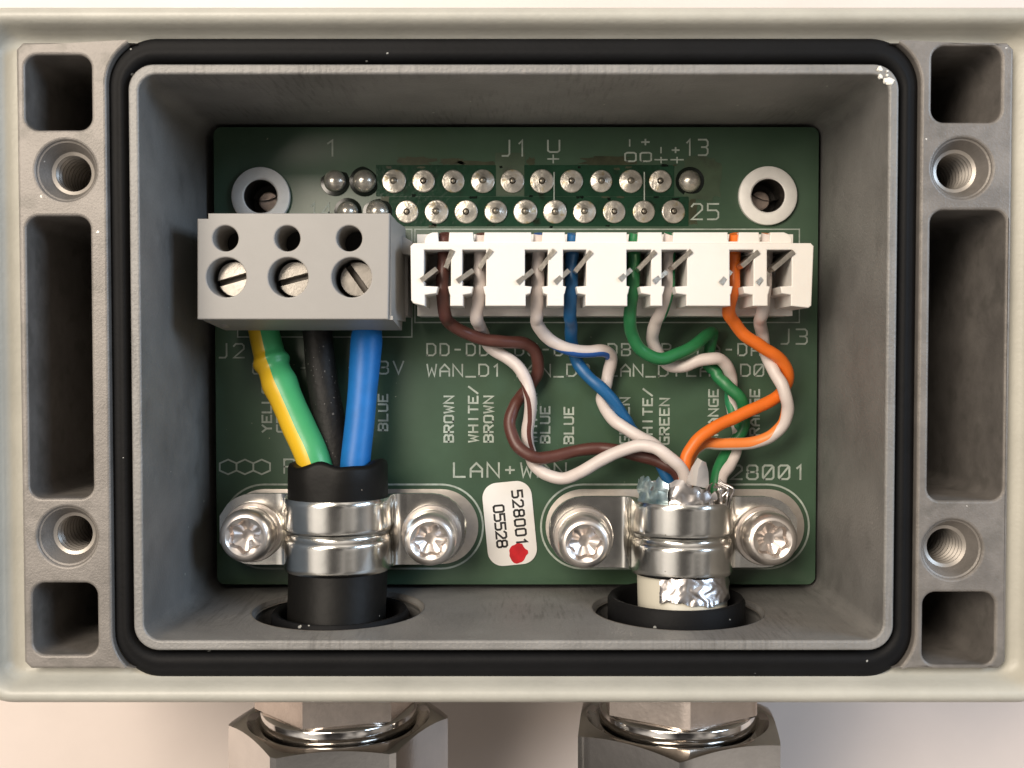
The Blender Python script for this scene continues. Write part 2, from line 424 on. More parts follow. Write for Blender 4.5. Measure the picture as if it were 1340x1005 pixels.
# single-stroke lettering on a 4 x 6 grid
G = {
 'A': [[(0,0),(0,3.5),(2,6),(4,3.5),(4,0)],[(0,2.4),(4,2.4)]], 'B': [[(0,0),(0,6),(3,6),(4,5.2),(4,3.9),(3,3.1),(0,3.1)],[(3,3.1),(4,2.3),(4,.8),(3,0),(0,0)]],
 'C': [[(4,6),(0.6,6),(0,5.2),(0,.8),(.6,0),(4,0)]], 'D': [[(0,0),(0,6),(2.8,6),(4,4.8),(4,1.2),(2.8,0),(0,0)]],
 'E': [[(4,6),(0,6),(0,0),(4,0)],[(0,3.1),(3,3.1)]], 'G': [[(4,6),(.6,6),(0,5.2),(0,.8),(.6,0),(4,0),(4,2.8),(2.2,2.8)]],
 'H': [[(0,0),(0,6)],[(4,0),(4,6)],[(0,3.1),(4,3.1)]], 'I': [[(2,0),(2,6)]], 'J': [[(3.2,6),(3.2,.8),(2.6,0),(.4,0)]],
 'K': [[(0,0),(0,6)],[(4,6),(0,2.6)],[(1.3,3.6),(4,0)]], 'L': [[(0,6),(0,0),(3.8,0)]], 'N': [[(0,0),(0,6),(4,0),(4,6)]],
 'O': [[(.7,0),(0,.8),(0,5.2),(.7,6),(3.3,6),(4,5.2),(4,.8),(3.3,0),(.7,0)]], 'P': [[(0,0),(0,6),(3.3,6),(4,5.2),(4,3.6),(3.3,2.8),(0,2.8)]],
 'R': [[(0,0),(0,6),(3.3,6),(4,5.2),(4,3.8),(3.3,3),(0,3)],[(2,3),(4,0)]], 'T': [[(0,6),(4,6)],[(2,6),(2,0)]],
 'U': [[(0,6),(0,.8),(.7,0),(3.3,0),(4,.8),(4,6)]], 'V': [[(0,6),(2,0),(4,6)]], 'W': [[(0,6),(.8,0),(2,4),(3.2,0),(4,6)]],
 'Y': [[(0,6),(2,3.2),(4,6)],[(2,3.2),(2,0)]], '+': [[(.6,3),(3.4,3)],[(2,1.6),(2,4.4)]], '-': [[(.8,3),(3.2,3)]], '_': [[(0,-.4),(4,-.4)]],
 '/': [[(0,0),(4,6)]], '0': [[(.7,0),(0,.8),(0,5.2),(.7,6),(3.3,6),(4,5.2),(4,.8),(3.3,0),(.7,0)],[(.5,.8),(3.5,5.2)]],
 '1': [[(1,4.8),(2.2,6),(2.2,0)]], '2': [[(0,5),(.8,6),(3.2,6),(4,5.2),(4,3.8),(0,0),(4,0)]],
 '3': [[(0,6),(3.3,6),(4,5.2),(4,3.8),(3.2,3.1),(1.4,3.1)],[(3.2,3.1),(4,2.3),(4,.8),(3.3,0),(0,0)]], '4': [[(3,0),(3,6),(0,2),(4,2)]],
 '5': [[(4,6),(0,6),(0,3.5),(3.2,3.5),(4,2.7),(4,.8),(3.2,0),(0,0)]],
 '8': [[(.8,3.1),(.1,3.9),(.1,5.2),(.8,6),(3.2,6),(3.9,5.2),(3.9,3.9),(3.2,3.1),(.8,3.1),(0,2.3),(0,.8),(.8,0),(3.2,0),(4,.8),(4,2.3),(3.2,3.1)]],
 'o': [[(.7,0),(0,.8),(0,5.2),(.7,6),(3.3,6),(4,5.2),(4,.8),(3.3,0),(.7,0)]],
}
def ribbon(mb, pts, w, z, closed=False):
    """A flat strip of width w along a 2D polyline with mitred joints."""
    pts = [Vector((p[0], p[1])) for p in pts]; n = len(pts); L = []; R = []
    for i in range(n):
        a = pts[i-1] if (i or closed) else None
        b = pts[(i+1) % n] if (i < n-1 or closed) else None
        d1 = (pts[i]-a).normalized() if a is not None else None
        d2 = (b-pts[i]).normalized() if b is not None else None
        if d1 is None: d1 = d2
        if d2 is None: d2 = d1
        n1 = Vector((-d1.y, d1.x)); n2 = Vector((-d2.y, d2.x)); m = (n1+n2)
        m = m.normalized() if m.length > 1e-6 else n1
        k = w/2/max(0.45, m.dot(n1))
        p = pts[i].copy()
        if not closed and i == 0: p -= d2*w*.4
        if not closed and i == n-1: p += d1*w*.4
        L.append((p.x+m.x*k, p.y+m.y*k, z)); R.append((p.x-m.x*k, p.y-m.y*k, z))
    fs = [(i, (i+1) % n, n+(i+1) % n, n+i) for i in range(n if closed else n-1)]
    mb.add(L+R, fs)
def write(mb, text, px, py, z, ch, adv, ang=0.0, w=0.17, cw=None, rag=0.0):
    """Letters from photo point (px,py) = lower-left of the first letter; ch/adv/cw in photo pixels; ang turns the line anticlockwise."""
    o = P(px, py, z); k = (CAM_H - z) / F_PX
    u = Vector((math.cos(ang), math.sin(ang))); v = Vector((-math.sin(ang), math.cos(ang)))
    cw = cw or adv*0.66
    for i, c in enumerate(text):
        if c == ' ': continue
        for st in G[c]:
            pts = []
            for x, y in st:
                q = Vector((o.x, o.y)) + u*(k*(i*adv + x/4*cw)) + v*(k*ch*y/6)
                if rag: q += Vector((random.uniform(-rag, rag), random.uniform(-rag, rag)))
                pts.append(q)
            zz = z + random.uniform(0, .004)
            ribbon(mb, pts, w, zz)

# ------------------------------------------------------------------ levels (mm, 0 = rim face)
ZB = -17.0            # top of the circuit board
ZF = -20.5            # floor of the box
ZT = -27.0            # table
CX, CY = 0.12, -0.55  # centre of the box

# ------------------------------------------------------------------ table
mb = MB()
mb.box((-420, -420, ZT-20), (420, 420, ZT))
tb = mb.build('table', M['table'])
tb['kind'] = 'structure'

# ------------------------------------------------------------------ enclosure
enc = thing('metal_enclosure', 'open grey cast metal box with pale painted lip and pocketed side faces', 'enclosure', (CX, CY, ZT))
GLX = [P(449, 800, -12.1).x, P(881, 800, -12.1).x]      # the two cable entries
AXZ = -12.1
GZ = -9.9
ring_out = lambda n=10: rrect(28.62, 21.92, 1.9, (CX, CY), n)
cav = rrect(27.85, 21.15, 1.3, (CX, CY))
gas_out = lambda n=10: rrect(30.25, 24.1, 3.6, (CX, CY-.08), n)
# inner wall with the two cable bores
bores = []
for gx in GLX:
    c = MB(); c.lathe([(6.95, -30), (6.95, -10)], (gx, 0, GZ), 56, 'y', True, True); bores.append(c)
    c = MB(); c.lathe([(6.9, -21.95), (6.9, -21.9), (7.75, -20.6), (7.75, -19)], (gx, CY+.35, GZ), 56, 'y', True, True); bores.append(c)
mb = MB()
mb.cur = 0
mb.add(*cut(plate([ring_out(), cav], ZF-.5, 0, 0.18), bores))
# floor of the gasket groove
gl = plate([rrect(31.5, 25.0, 3.6, (CX, CY)), rrect(28.3, 21.6, 1.5, (CX, CY))], ZF-.4, -2.2)
mb.add(*cut(gl, bores[::2]))
# floor of the box
mb.add(*plate([rrect(39.9, 25.9, 2.5, (CX, CY))], ZT+.5, ZF))
part(mb, 'inner_wall', M['cast'], enc, 14)
# the two pocketed side faces
holes_px = [(86, 223), (88, 702), (1259, 220), (1246, 719)]
HOLES = [P2(x, y, 0) for x, y in holes_px]
pock_px = [(32, 72, 120, 170, 0), (34, 283, 122, 652, 0), (42, 763, 128, 857, 0), (1220, 60, 1310, 160, 1), (1218, 275, 1312, 655, 1), (1208, 775, 1301, 870, 1)]
go = gas_out(14)
FW, FT, FB = 37.0, 22.95, -23.85
for side in (-1, 1):
    mb = MB()
    arc = [p for p in go if p[0]*side > 12 and FB+.01 < p[1] < FT-.01]
    arc.sort(key=lambda p: p[1])
    xa = arc[0][0]; xb = arc[-1][0]
    outer = CX + .1 + side*FW
    lobe = [(xa - side*.6, FB)] + arc + [(xb - side*.6, FT)] + [(outer - side*.5, FT), (outer, FT-.5), (outer, FB+.5), (outer - side*.5, FB)]
    lp = [lobe]
    for i, h in enumerate(HOLES):
        if h[0]*side > 0: lp.append(circle(h, 2.25))
    for x0, y0, x1, y1, sd in pock_px:
        if (sd == 1) == (side == 1):
            a = P2(x0, y0, 0); b = P2(x1, y1, 0)
            lp.append(rr_box(a[0], a[1], b[0], b[1], .95))
    mb.add(*plate(lp, ZF-.3, 0, 0.22))
    part(mb, 'side_face', M['face'], enc, 14)
# painted ledge and raised outer lip all round, going down into the outer wall
prof = [(-.15, -1.15), (.3, -1.05), (.6, -.92), (.9, -.55), (1.15, 0), (1.35, .48), (1.62, .86), (1.95, 1.02), (2.35, .95), (2.7, .62), (2.95, .05), (3.05, -.8), (3.1, -1.4), (3.1, ZT+.3)]
rings = []
for o_, z_ in prof:
    rings.append([(x, y, z_) for x, y in rrect(FW+o_*.86+max(0, min(.8, o_)), 23.4+o_*.86, max(.3, .9+o_*.55), (CX+.1, -.45), 10)])
mb = MB(); mb.loops(rings)
part(mb, 'outer_lip', M['paint'], enc, 60)
# threaded corner holes
def threaded(h, depth_end=-15):
    q = MB()
    prof = [(2.28, -0.22), (2.12, -0.3), (1.98, -0.6), (1.62, -1.35)]
    z = -1.45
    while z > depth_end:
        prof += [(1.36, z), (1.36, z-.08), (1.64, z-.34)]; z -= .58
    prof += [(1.3, z), (0.02, z-.1)]
    q.cur = 1; q.lathe(prof[:4], (h[0], h[1], 0), 40)
    q.cur = 0; q.lathe(prof[3:], (h[0], h[1], 0), 40, 'z', False, True)
    return q
for h in HOLES:
    part(threaded(h), 'threaded_hole', [M['thread'], M['face']], enc, 30)
for gx in GLX:
    q = MB(); q.lathe([(6.88, -22.16), (7.22, -21.66)], (gx, 0, GZ), 64, 'y')
    part(q, 'bore_edge', M['thread'], enc, 50)
# chipped paint on the upper right corner of the inner rim
q = MB(); random.seed(3)
c0 = P(1157, 96, 0.1)
for k in range(7):
    c = c0 + Vector((random.uniform(-.55, .75), random.uniform(-.9, .35), 0)); r = random.uniform(.12, .42)
    ring = [(c.x + r*math.cos(a)*random.uniform(.6, 1.2), c.y + r*math.sin(a)*random.uniform(.6, 1.1), random.uniform(-.1, .05)) for a in [2*PI*j/9 for j in range(9)]]
    q.loops([ring, [(c.x+(x-c.x)*.6, c.y+(y-c.y)*.6, .06+random.uniform(0, .08)) for x, y, z in ring]], False, True)
part(q, 'paint_chip', M['chip'], enc, 30)

# gasket
mb = MB()
gi, g2 = ring_out(12), gas_out(12)
rings = []
for t, z in [(0.10, -2.1), (0.13, -1.0), (0.22, -.55), (0.36, -.38), (0.52, -.33), (0.60, -.42), (0.70, -.40), (0.84, -.46), (0.94, -.56), (0.985, -.75), (0.995, -2.1)]:
    rings.append([(a[0]+(b[0]-a[0])*t, a[1]+(b[1]-a[1])*t, z) for a, b in zip(gi, g2)])
mb.loops(rings)
gk = mb.build('rubber_gasket', M['rubber'], base=(CX, CY, -2.2), smooth=60)
tag(gk, 'black rubber gasket lying in the groove round the rim of the metal box', 'gasket')

# ------------------------------------------------------------------ circuit board
b0 = P(279, 166, ZB); b1 = P(1067, 765, ZB)
pcb = thing('circuit_board', 'green printed circuit board with white lettering lying in the bottom of the metal box', 'circuit board', ((b0.x+b1.x)/2, (b0.y+b1.y)/2, ZB-1.6))
bush_px = [(341, 257), (1005, 256)]
BUSH = [P2(x, y, ZB+.4) for x, y in bush_px]
cuts = [circle(c, 2.0) for c in BUSH]
mb = MB(); mb.add(*plate([rr_box(b0.x, b0.y, b1.x, b1.y, .75)] + cuts, ZB-1.6, ZB, .06))
part(mb, 'board', M['board'], pcb, 30)
# supports under the board
for x, y in [(b0.x+4, b0.y-4), (b1.x-4, b0.y-4), (b0.x+4, b1.y+5), (b1.x-4, b1.y+5)]:
    mb = MB(); mb.lathe([(2.4, ZF+.01), (2.4, ZB-1.62)], (x, y, 0), 24)
    part(mb, 'standoff', M['cast'], pcb)
ZS = ZB + .03
silk = MB()
W = dict(w=.17)
def T(t, px, py, ch=17, adv=18, ang=0, **k): write(silk, t, px, py, ZS, ch, adv, ang, k.get('w', .15), k.get('cw'))
V = PI/2
T('1', 424, 204, 20, 20, cw=20); T('J1', 656, 204, 20, 20); T('13', 896, 203, 20, 18); T('25', 905, 287, 20, 21); T('14', 405, 284, 18, 17)
T('U', 717, 199, 15, 18, cw=15); ribbon(silk, [P2(725, 203, 0), P2(725, 203, 0)] if False else [P2(717, 208, ZS), P2(731, 208, ZS)], .13, ZS)
ribbon(silk, [P2(724, 203, ZS), P2(724, 213, ZS)], .13, ZS+.003)
ribbon(silk, [P2(725, 226, ZS), P2(725, 262, ZS)], .11, ZS+.1)
ribbon(silk, [P2(843, 226, ZS), P2(843, 262, ZS)], .11, ZS+.1)
for x in (824,): ribbon(silk, [P2(x, 183, ZS), P2(x, 191, ZS)], .13, ZS)
T('+', 838, 193, 14, 14, cw=13); T('o', 818, 211, 11, 14, cw=14); T('o', 838, 211, 11, 14, cw=14)
ribbon(silk, [P2(865, 193, ZS), P2(865, 200, ZS)], .12, ZS); T('+', 878, 203, 13, 12, cw=12)
for x in (865, 886):
    ribbon(silk, [P2(x-8, 209, ZS), P2(x+8, 209, ZS)], .12, ZS); ribbon(silk, [P2(x, 206, ZS), P2(x, 213, ZS)], .12, ZS+.003)
T('J2', 286, 468, 18, 20); T('J3', 1021, 450, 19, 21)
T('GND', 331, 489, 15, 18); T('-', 392, 489, 15, 16); T('+48V', 455, 489, 16, 20, cw=13)
T('DD-DD+', 559, 465, 15, 17.2, cw=11); T('DC-DC+', 674, 465, 15, 17.2, cw=11); T('DB-DB+', 796, 465, 15, 17.6, cw=11); T('DA-DA+', 913, 465, 15, 17.6, cw=11)
T('WAN_D1', 559, 492, 15, 17, cw=12); T('WAN_D0', 674, 492, 15, 17, cw=12); T('LAN_D1', 796, 492, 15, 16.5, cw=12); T('LAN_D0', 899, 492, 15, 17.6, cw=12)
def VT(t, px, py, ch=11.5, adv=12.7, w=.17): write(silk, t, px, py, ZS, ch, adv, V, w, 8.6)
VT('YELLOW/', 355, 565); VT('GREEN', 374, 565); VT('BLACK', 431, 565); VT('BLUE', 507, 563)
VT('BROWN', 593, 578); VT('WHITE/', 625, 578); VT('BROWN', 645, 578); VT('WHITE/', 702, 579); VT('BLUE', 719, 579); VT('BLUE', 750, 580)
VT('GREEN', 823, 580); VT('WHITE/', 853, 581); VT('GREEN', 875, 581); VT('ORANGE', 939, 582); VT('ORANGE', 993, 582)
T('LAN+WAN', 594, 624, 18, 22, cw=15, w=.18); T('528001', 936, 627, 18, 20.8, cw=14, w=.18); T('POWER', 372, 619, 18, 21, cw=14)
hx = 11.5
for k in range(3):
    cx, cy = 298.5 + 22*k, 611
    ribbon(silk, [P2(cx + 12.6*math.sin(a), cy - 9.6*math.cos(a), ZS) for a in [PI/3*j for j in range(6)]], .15, ZS + .002*k, True)
# connector outlines and the outlines of the two clamp pads
ribbon(silk, [P2(x, y, ZS) for x, y in [(311, 441), (539, 441), (539, 300), (311, 300)]], .11, ZS, True)
ribbon(silk, [P2(x, y, ZS) for x, y in [(543, 422), (1046, 422), (1046, 300), (543, 300)]], .11, ZS+.003, True)
PADS = [((291, 634), (632, 744)), ((708, 634), (1058, 744))]
def stadium(a, b, z, ins=0):
    p = P(a[0], a[1], z); q = P(b[0], b[1], z)
    return rr_box(p.x+ins, p.y-ins, q.x-ins, q.y+ins, (p.y-q.y)/2-ins-.02, 14)
for a, b in PADS:
    ribbon(silk, stadium(a, b, ZS), .17, ZS, True)
part(silk, 'silkscreen_print', M['silk'], pcb, 0)
for a, b in PADS:
    mb = MB(); mb.add(*plate([stadium(a, b, ZS, .42)], ZB-.02, ZB+.05, .015))
    part(mb, 'ground_pad', M['tin'], pcb, 30)
# clear-coating patches round the pins
def patch(x0, y0, x1, y1, m, name='coating_patch', z=.035, jag=0.0):
    a = P(x0, y0, ZB); b = P(x1, y1, ZB); q = MB()
    if jag:
        c = ((a.x+b.x)/2, (a.y+b.y)/2); o_ = []
        for k in range(28):
            an = 2*PI*k/28; r = 1 + random.uniform(-jag, jag)
            ex = 0.5
            o_.append((c[0] + (b.x-a.x)/2*r*math.copysign(abs(math.cos(an))**ex, math.cos(an)), c[1] + (a.y-b.y)/2*r*math.copysign(abs(math.sin(an))**ex, math.sin(an))))
    else: o_ = rr_box(a.x, a.y, b.x, b.y, .06, 2)
    q.add(*plate([o_], ZB-.03, ZB+z))
    part(q, name, m, pcb, 0)
random.seed(12)
patch(492, 216, 649, 257, M['board_dark'])
patch(686, 216, 882, 257, M['board_dark'])
patch(509, 257.5, 901, 296, M['board_dark'], z=.030)
patch(648, 200, 687, 256, M['board_light'], z=.028)
patch(893, 205, 944, 262, M['board_light'], z=.026, jag=.12)
for x0, x1, y0, y1 in ((520, 566, 205, 216), (575, 606, 207, 216), (690, 700, 206, 216), (762, 826, 205, 217), (600, 650, 211, 218), (900, 912, 258, 296), (498, 512, 256, 292)):
    patch(x0, y0, x1, y1, M['flux'], 'flux_residue', z=.02, jag=.3)
for k in range(22):
    x = random.uniform(492, 885); y = random.choice((216, 218, 257, 256, 296, 294)) + random.uniform(-2, 2); w_ = random.uniform(3, 11); h_ = random.uniform(2, 4)
    patch(x, y, x+w_, y+h_, M['flux_ring'] if k % 3 else M['flux'], 'flux_residue', z=.04, jag=.35)
# solder joints
def joint_mesh(kind):
    q = MB(); r = 1.06
    if kind == 2:
        q.cur = 1; q.lathe([(1.32, .0), (1.30, .06), (1.0, .09)], (0,0,0), 28)
        q.cur = 0; q.lathe([(1.0, .04), (.98, .3), (.8, .62), (.52, .85), (.22, .98), (.01, 1.0)], (0,0,0), 28)
    else:
        pr = [(r, 0.0), (r, .09), (1.02, .15)]
        for k in range(14):                         # faint turned rings down to the middle
            rr = 1.0 - .70*k/13
            pr.append((rr, .17 + (.10 + .16*kind)*((1-rr)/.7)**1.3 + (.014 if k % 2 else -.014)))
        z = pr[-1][1]
        if kind: pr += [(.27, z+.12), (.22, z+.2), (.01, z+.22)]
        else: pr += [(.27, z-.14), (.2, z-.2), (.17, z+.08), (.01, z+.12)]
        q.lathe(pr[:-3], (0,0,0), 28); q.cur = 1 if False else 2; q.lathe(pr[-4:], (0,0,0), 28)
    return q.mesh('solder_joint', [M['solder'] if kind < 2 else M['solder_dark'], M['flux_ring'], M['pin']], (0,0,0), 60)
M['pin'] = mat('dull_pin_tip', (0.30, 0.27, 0.22), 0.4, 0.8)
jm = [joint_mesh(0), joint_mesh(1), joint_mesh(2)]
bp = Vector(BASES[pcb.name])
k1 = 0
for row, (y, x0, n) in enumerate(((237, 438, 13), (277, 455, 12))):
    for i in range(n):
        p = P(x0 + 38.75*i, y, ZB+.15); p.z = ZB
        dark = (row == 0 and i in (0, 1, 12)) or (row == 1 and i in (0, 1))
        o = bpy.data.objects.new('solder_joint', jm[2 if dark else random.choice((0, 0, 1))])
        col.objects.link(o); o.parent = pcb
        o.location = (p - bp) * S
        s_ = random.uniform(.95, 1.04); o.scale = (s_, s_, random.uniform(.8, 1.15))
        o.rotation_euler = (random.uniform(-.09, .09), random.uniform(-.09, .09), random.uniform(0, 6.28))
# bushes with the stud end deep inside
for (x, y) in BUSH:
    q = MB(); q.lathe([(2.62, ZB), (2.62, ZB+.45), (2.5, ZB+.55), (1.62, ZB+.55), (1.5, ZB+.42)], (x, y, 0), 48)
    bo = part(q, 'mounting_bush', M['bush'], pcb, 40)
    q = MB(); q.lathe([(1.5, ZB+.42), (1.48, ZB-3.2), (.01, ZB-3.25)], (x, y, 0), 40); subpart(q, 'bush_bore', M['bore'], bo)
    q = MB(); q.lathe([(.95, ZB-3.2), (.95, ZB-2.2), (.85, ZB-2.0), (.6, ZB-1.96), (.01, ZB-1.95)], (x*.992, y*.99, 0), 28); subpart(q, 'stud', M['copper'], bo)

# ------------------------------------------------------------------ grey screw terminal block
ZTB = -6.0
tbk = thing('terminal_block', 'grey plastic three way screw terminal block at the left of the green board', 'terminal block', (P(390, 355, ZB).x, P(390, 355, ZB).y, ZB))
outl = [P2(x, y, ZTB) for x, y in [(258, 418), (508, 418), (510, 279), (272, 279), (272, 286), (258, 286)]]
sm = [P2(x, 312, ZTB) for x in (295, 376, 457)]
lg = [P2(x, 363, ZTB) for x in (296, 377, 460)]
mb = MB()
mb.add(*plate([outl] + [circle(c, 1.03) for c in sm] + [circle(c, 1.60) for c in lg], -14.2, ZTB, .12))
xs0, ys0 = outl[0]; xs1, ys1 = outl[2]
mb.box((xs0+.9, ys0+1.3, ZB+.02), (xs1-.05, ys1-.1, -14.25))                 # recessed foot
mb.box((xs1-.3, ys0+.5, ZB+.02), (xs1+.75, ys0+6.2, -13.0))                  # end plate step
mb.add(*plate([[(xs1-.2, ys1-.8), (xs1+1.25, ys1-1.7), (xs1+1.25, ys1-2.9), (xs1-.2, ys1-2.6)]], ZB+.02, -11.5, .05))   # dovetail rib
mb.add(*plate([[(xs0+.5, ys0+.1), (xs0+1.2, ys0-.55), (xs0+1.7, ys0-.15), (xs0+1.9, ys0+1)]], -14.1, -9.5, .05))           # torn dovetail tab
mb.loops([[(x, ys0+.3, -13.9), (x, ys0-.72, -13.6), (x, ys0-.66, -12.6), (x, ys0-.02, -6.35), (x, ys0+.3, -6.4)] for x in (xs0+.28, xs1+.18)], True, True)
mb.loops([[(xs1-.3, y, -13.85), (xs1+.52, y, -13.5), (xs1+.48, y, -12.5), (xs1+.03, y, -6.4), (xs1-.3, y, -6.45)] for y in (ys0+.05, ys1-.3)], True, True)
part(mb, 'housing', M['grey_plastic'], tbk, 14)
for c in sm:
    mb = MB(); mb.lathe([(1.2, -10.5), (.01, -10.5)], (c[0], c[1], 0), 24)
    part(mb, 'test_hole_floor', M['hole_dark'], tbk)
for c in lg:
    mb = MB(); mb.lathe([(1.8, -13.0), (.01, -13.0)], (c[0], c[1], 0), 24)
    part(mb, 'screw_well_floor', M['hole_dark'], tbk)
for c, ang in zip(lg, (.28, .26, -.95)):
    q = MB(); zt = -7.8
    u = (math.cos(ang), math.sin(ang)); v = (-u[1], u[0])
    r, sw, n = 1.45, .2, 14
    for sgn in (1, -1):                       # two half discs either side of the slot
        a0 = math.asin(sw/r)
        arc = [(r*math.cos(a0+(PI-2*a0)*k/n), r*math.sin(a0+(PI-2*a0)*k/n)) for k in range(n+1)]
        def tr(p, z): return (c[0]+.22+u[0]*p[0]*sgn+v[0]*p[1]*sgn, c[1]-.02+u[1]*p[0]*sgn+v[1]*p[1]*sgn, z)
        mid = (0, .55*r)
        sm_arc = [(mid[0]+(p[0]-mid[0])*.9, mid[1]+(p[1]-mid[1])*.9) for p in arc]
        q.loops([[tr(p, zt-3.5) for p in arc], [tr(p, zt-.16) for p in arc], [tr(p, zt) for p in sm_arc]], False, True)
    so = part(q, 'clamp_screw', M['nickel'], tbk, 30)
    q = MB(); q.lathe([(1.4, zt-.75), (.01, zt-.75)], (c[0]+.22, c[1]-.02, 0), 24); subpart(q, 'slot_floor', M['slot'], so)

# ------------------------------------------------------------------ white insulation-displacement connector
ZC = -7.6
idc = thing('wire_connector', 'long white plastic connector on the green board, eight thin wires in its slots', 'connector', (P(800, 360, ZB).x, P(800, 360, ZB).y, ZB))
slots = [(555, 590, 581), (605, 636, 627), (687, 717, 703), (737, 767, 747), (820, 852, 828), (866, 899, 874), (955, 986, 960), (1004, 1036, 1001)]
bot, top = [(1063, 403)], []
out = [P2(541, 397, ZC)]
for a, b, wx in slots:
    c_ = (a+b)/2
    g0, g1 = (wx-9, wx+9)
    g0 = max(a+2, min(g0, b-19)); g1 = g0+17
    for x, y in [(a+1, 400.5), (a+1, 386), (g0, 384), (g0+2, 375), (a, 374), (a, 327), (b, 327), (b, 374), (g1-2, 375), (g1, 384), (b-1, 386), (b-1, 400.5)]:
        out.append(P2(x, y, ZC))
out += [P2(x, y, ZC) for x, y in [(1058, 403), (1062, 400), (1065, 322), (1061, 318), (541, 318), (537, 322), (538, 393)]]
mb = MB(); mb.add(*plate([out], -13.0, ZC, .10))
# rear rail with a notch for each cut wire end
rail = []
xs = [(w-8, w+7) for _, _, w in slots]
rail += [(1036, 322), (1036, 312), (1033, 307), (1026, 304)]
for a, b in reversed(xs):
    if b < 1022: rail += [(b, 304), (b-1, 316), (a+1, 316), (a, 304)]
rail += [(566, 304), (559, 307), (556, 313), (555, 322)]
mb.add(*plate([[P2(x, y, ZC-.5) for x, y in rail]], -13.2, ZC-.45, .08))
part(mb, 'housing', M['white_plastic'], idc, 14)
mb = MB()
a = P(546, 402, -13); b = P(1038, 305, -13)
mb.box((a.x, a.y-.75, ZB+.02), (b.x, b.y-.1, -13.05))
part(mb, 'connector_foot', M['white_plastic'], idc, 30)
BL = [((551, 367, 571, 351), (583, 350, 592, 327)), ((598, 368, 619, 353), (627, 350, 643, 327)), ((677, 370, 698, 353), (707, 352, 726, 327)), ((726, 370, 745, 353), (753, 355, 774, 329)),
      ((811, 366, 827, 352), (836, 352, 858, 329)), ((855, 369, 874, 355), (881, 350, 905, 328)), ((943, 371, 958, 354), (972, 348, 993, 329)), ((991, 371, 1007, 356), (1013, 352, 1039, 329))]
for (a, b, wx), pair in zip(slots, BL):
    for (x0, y0, x1, y1) in pair:
        zt = ZC+.16; p = P(x0, y0, zt); q_ = P(x1, y1, zt)
        (q_ if x0 < wx else p).z -= .35
        d = (q_-p).normalized(); n_ = Vector((-d.y, d.x, 0))*.20
        mb = MB(); zb = -12.6
        mb.add([p+n_, p-n_, q_-n_, q_+n_, (p+n_*1)+Vector((0,0,zb-zt)), (p-n_)+Vector((0,0,zb-zt)), (q_-n_)+Vector((0,0,zb-zt)), (q_+n_)+Vector((0,0,zb-zt))],
               [(0,1,2,3),(4,7,6,5),(0,4,5,1),(1,5,6,2),(2,6,7,3),(3,7,4,0)])
        part(mb, 'contact_blade', M['blade'], idc, 30)

# ------------------------------------------------------------------ thin data wires
GW = 'thin data wires from the cable to the white connector'
def wire(label, m, pts, r=.545, phi=None):
    pp = spline([P(*p) for p in pts], 7)
    sd = len(label)
    pp = [p + Vector((mnoise.noise(Vector((i*.13, sd, 1))), mnoise.noise(Vector((i*.13, sd, 5))), mnoise.noise(Vector((i*.13, sd, 9)))))*.09 for i, p in enumerate(pp)]
    rr = [r*(1 + .07*mnoise.noise(Vector((i*.21, sd, 14)))) for i in range(len(pp))]
    ph = None
    if phi:
        ph = []
        for i in range(len(pp)):
            x = i/7
            k = max(j for j in range(len(phi)) if phi[j][0] <= x)
            if k == len(phi)-1: ph.append(phi[k][1])
            else:
                (x0, y0), (x1, y1) = phi[k], phi[k+1]
                ph.append(y0+(y1-y0)*(x-x0)/(x1-x0))
    q = MB(); q.tube(pp, rr, 18, phi=ph)
    o = q.build('data_wire', M[m], base=tuple(pp[0]), smooth=60)
    tag(o, label, 'wire', GW)
def lead(wx, xe, ye=410, zend=-10.6):
    return [(wx+3, 306, -8.9), (wx+2, 318, -9.1), (wx+1, 330, -9.9), (wx, 350, -10.2), (wx-1, 380, -10.0), (xe, ye, zend)]
wire('solid brown thin wire curling from the leftmost white connector slot to the pale cable', 'w_brown', lead(580, 582) + [
    (588, 422, -11.8), (609, 436, -12.6), (630, 443, -13.0), (657, 447, -13.2), (684, 449, -13.8), (699, 458, -14.4), (704, 474, -15.0), (701, 493, -15.6), (692, 507, -15.9), (682, 518, -15.6),
    (674, 531, -15.1), (667, 550, -14.7), (670, 570, -14.3), (680, 587, -13.9), (699, 598, -13.7), (720, 598, -14.0), (749, 591, -14.3), (780, 587, -14.4), (801, 588, -14.2), (831, 595, -13.8), (863, 605, -13.3), (884, 617, -13.0), (896, 640, -13)])
wire('white thin wire with a brown stripe looping beside the solid brown one', 'w_wbrown', lead(628, 624, 415) + [
    (626, 424, -12.6), (632, 435, -14.2), (640, 452, -14.8), (657, 465, -14.6), (676, 478, -14.3), (688, 497, -14.1), (694, 520, -14.0), (692, 550, -14.6), (690, 573, -15.0), (694, 593, -15.3),
    (699, 608, -14.9), (715, 621, -14.3), (738, 626, -13.8), (761, 617, -13.2), (787, 602, -12.6), (821, 587, -11.9), (842, 583, -11.5), (861, 588, -11.2), (879, 601, -11.0), (894, 618, -11.2), (899, 640, -11.5)], phi=[(0,-.25),(10,-.2),(11,.02),(12,.18),(13,.27),(14,.31),(15,.34),(16,.5),(17,.7),(24,.75)])
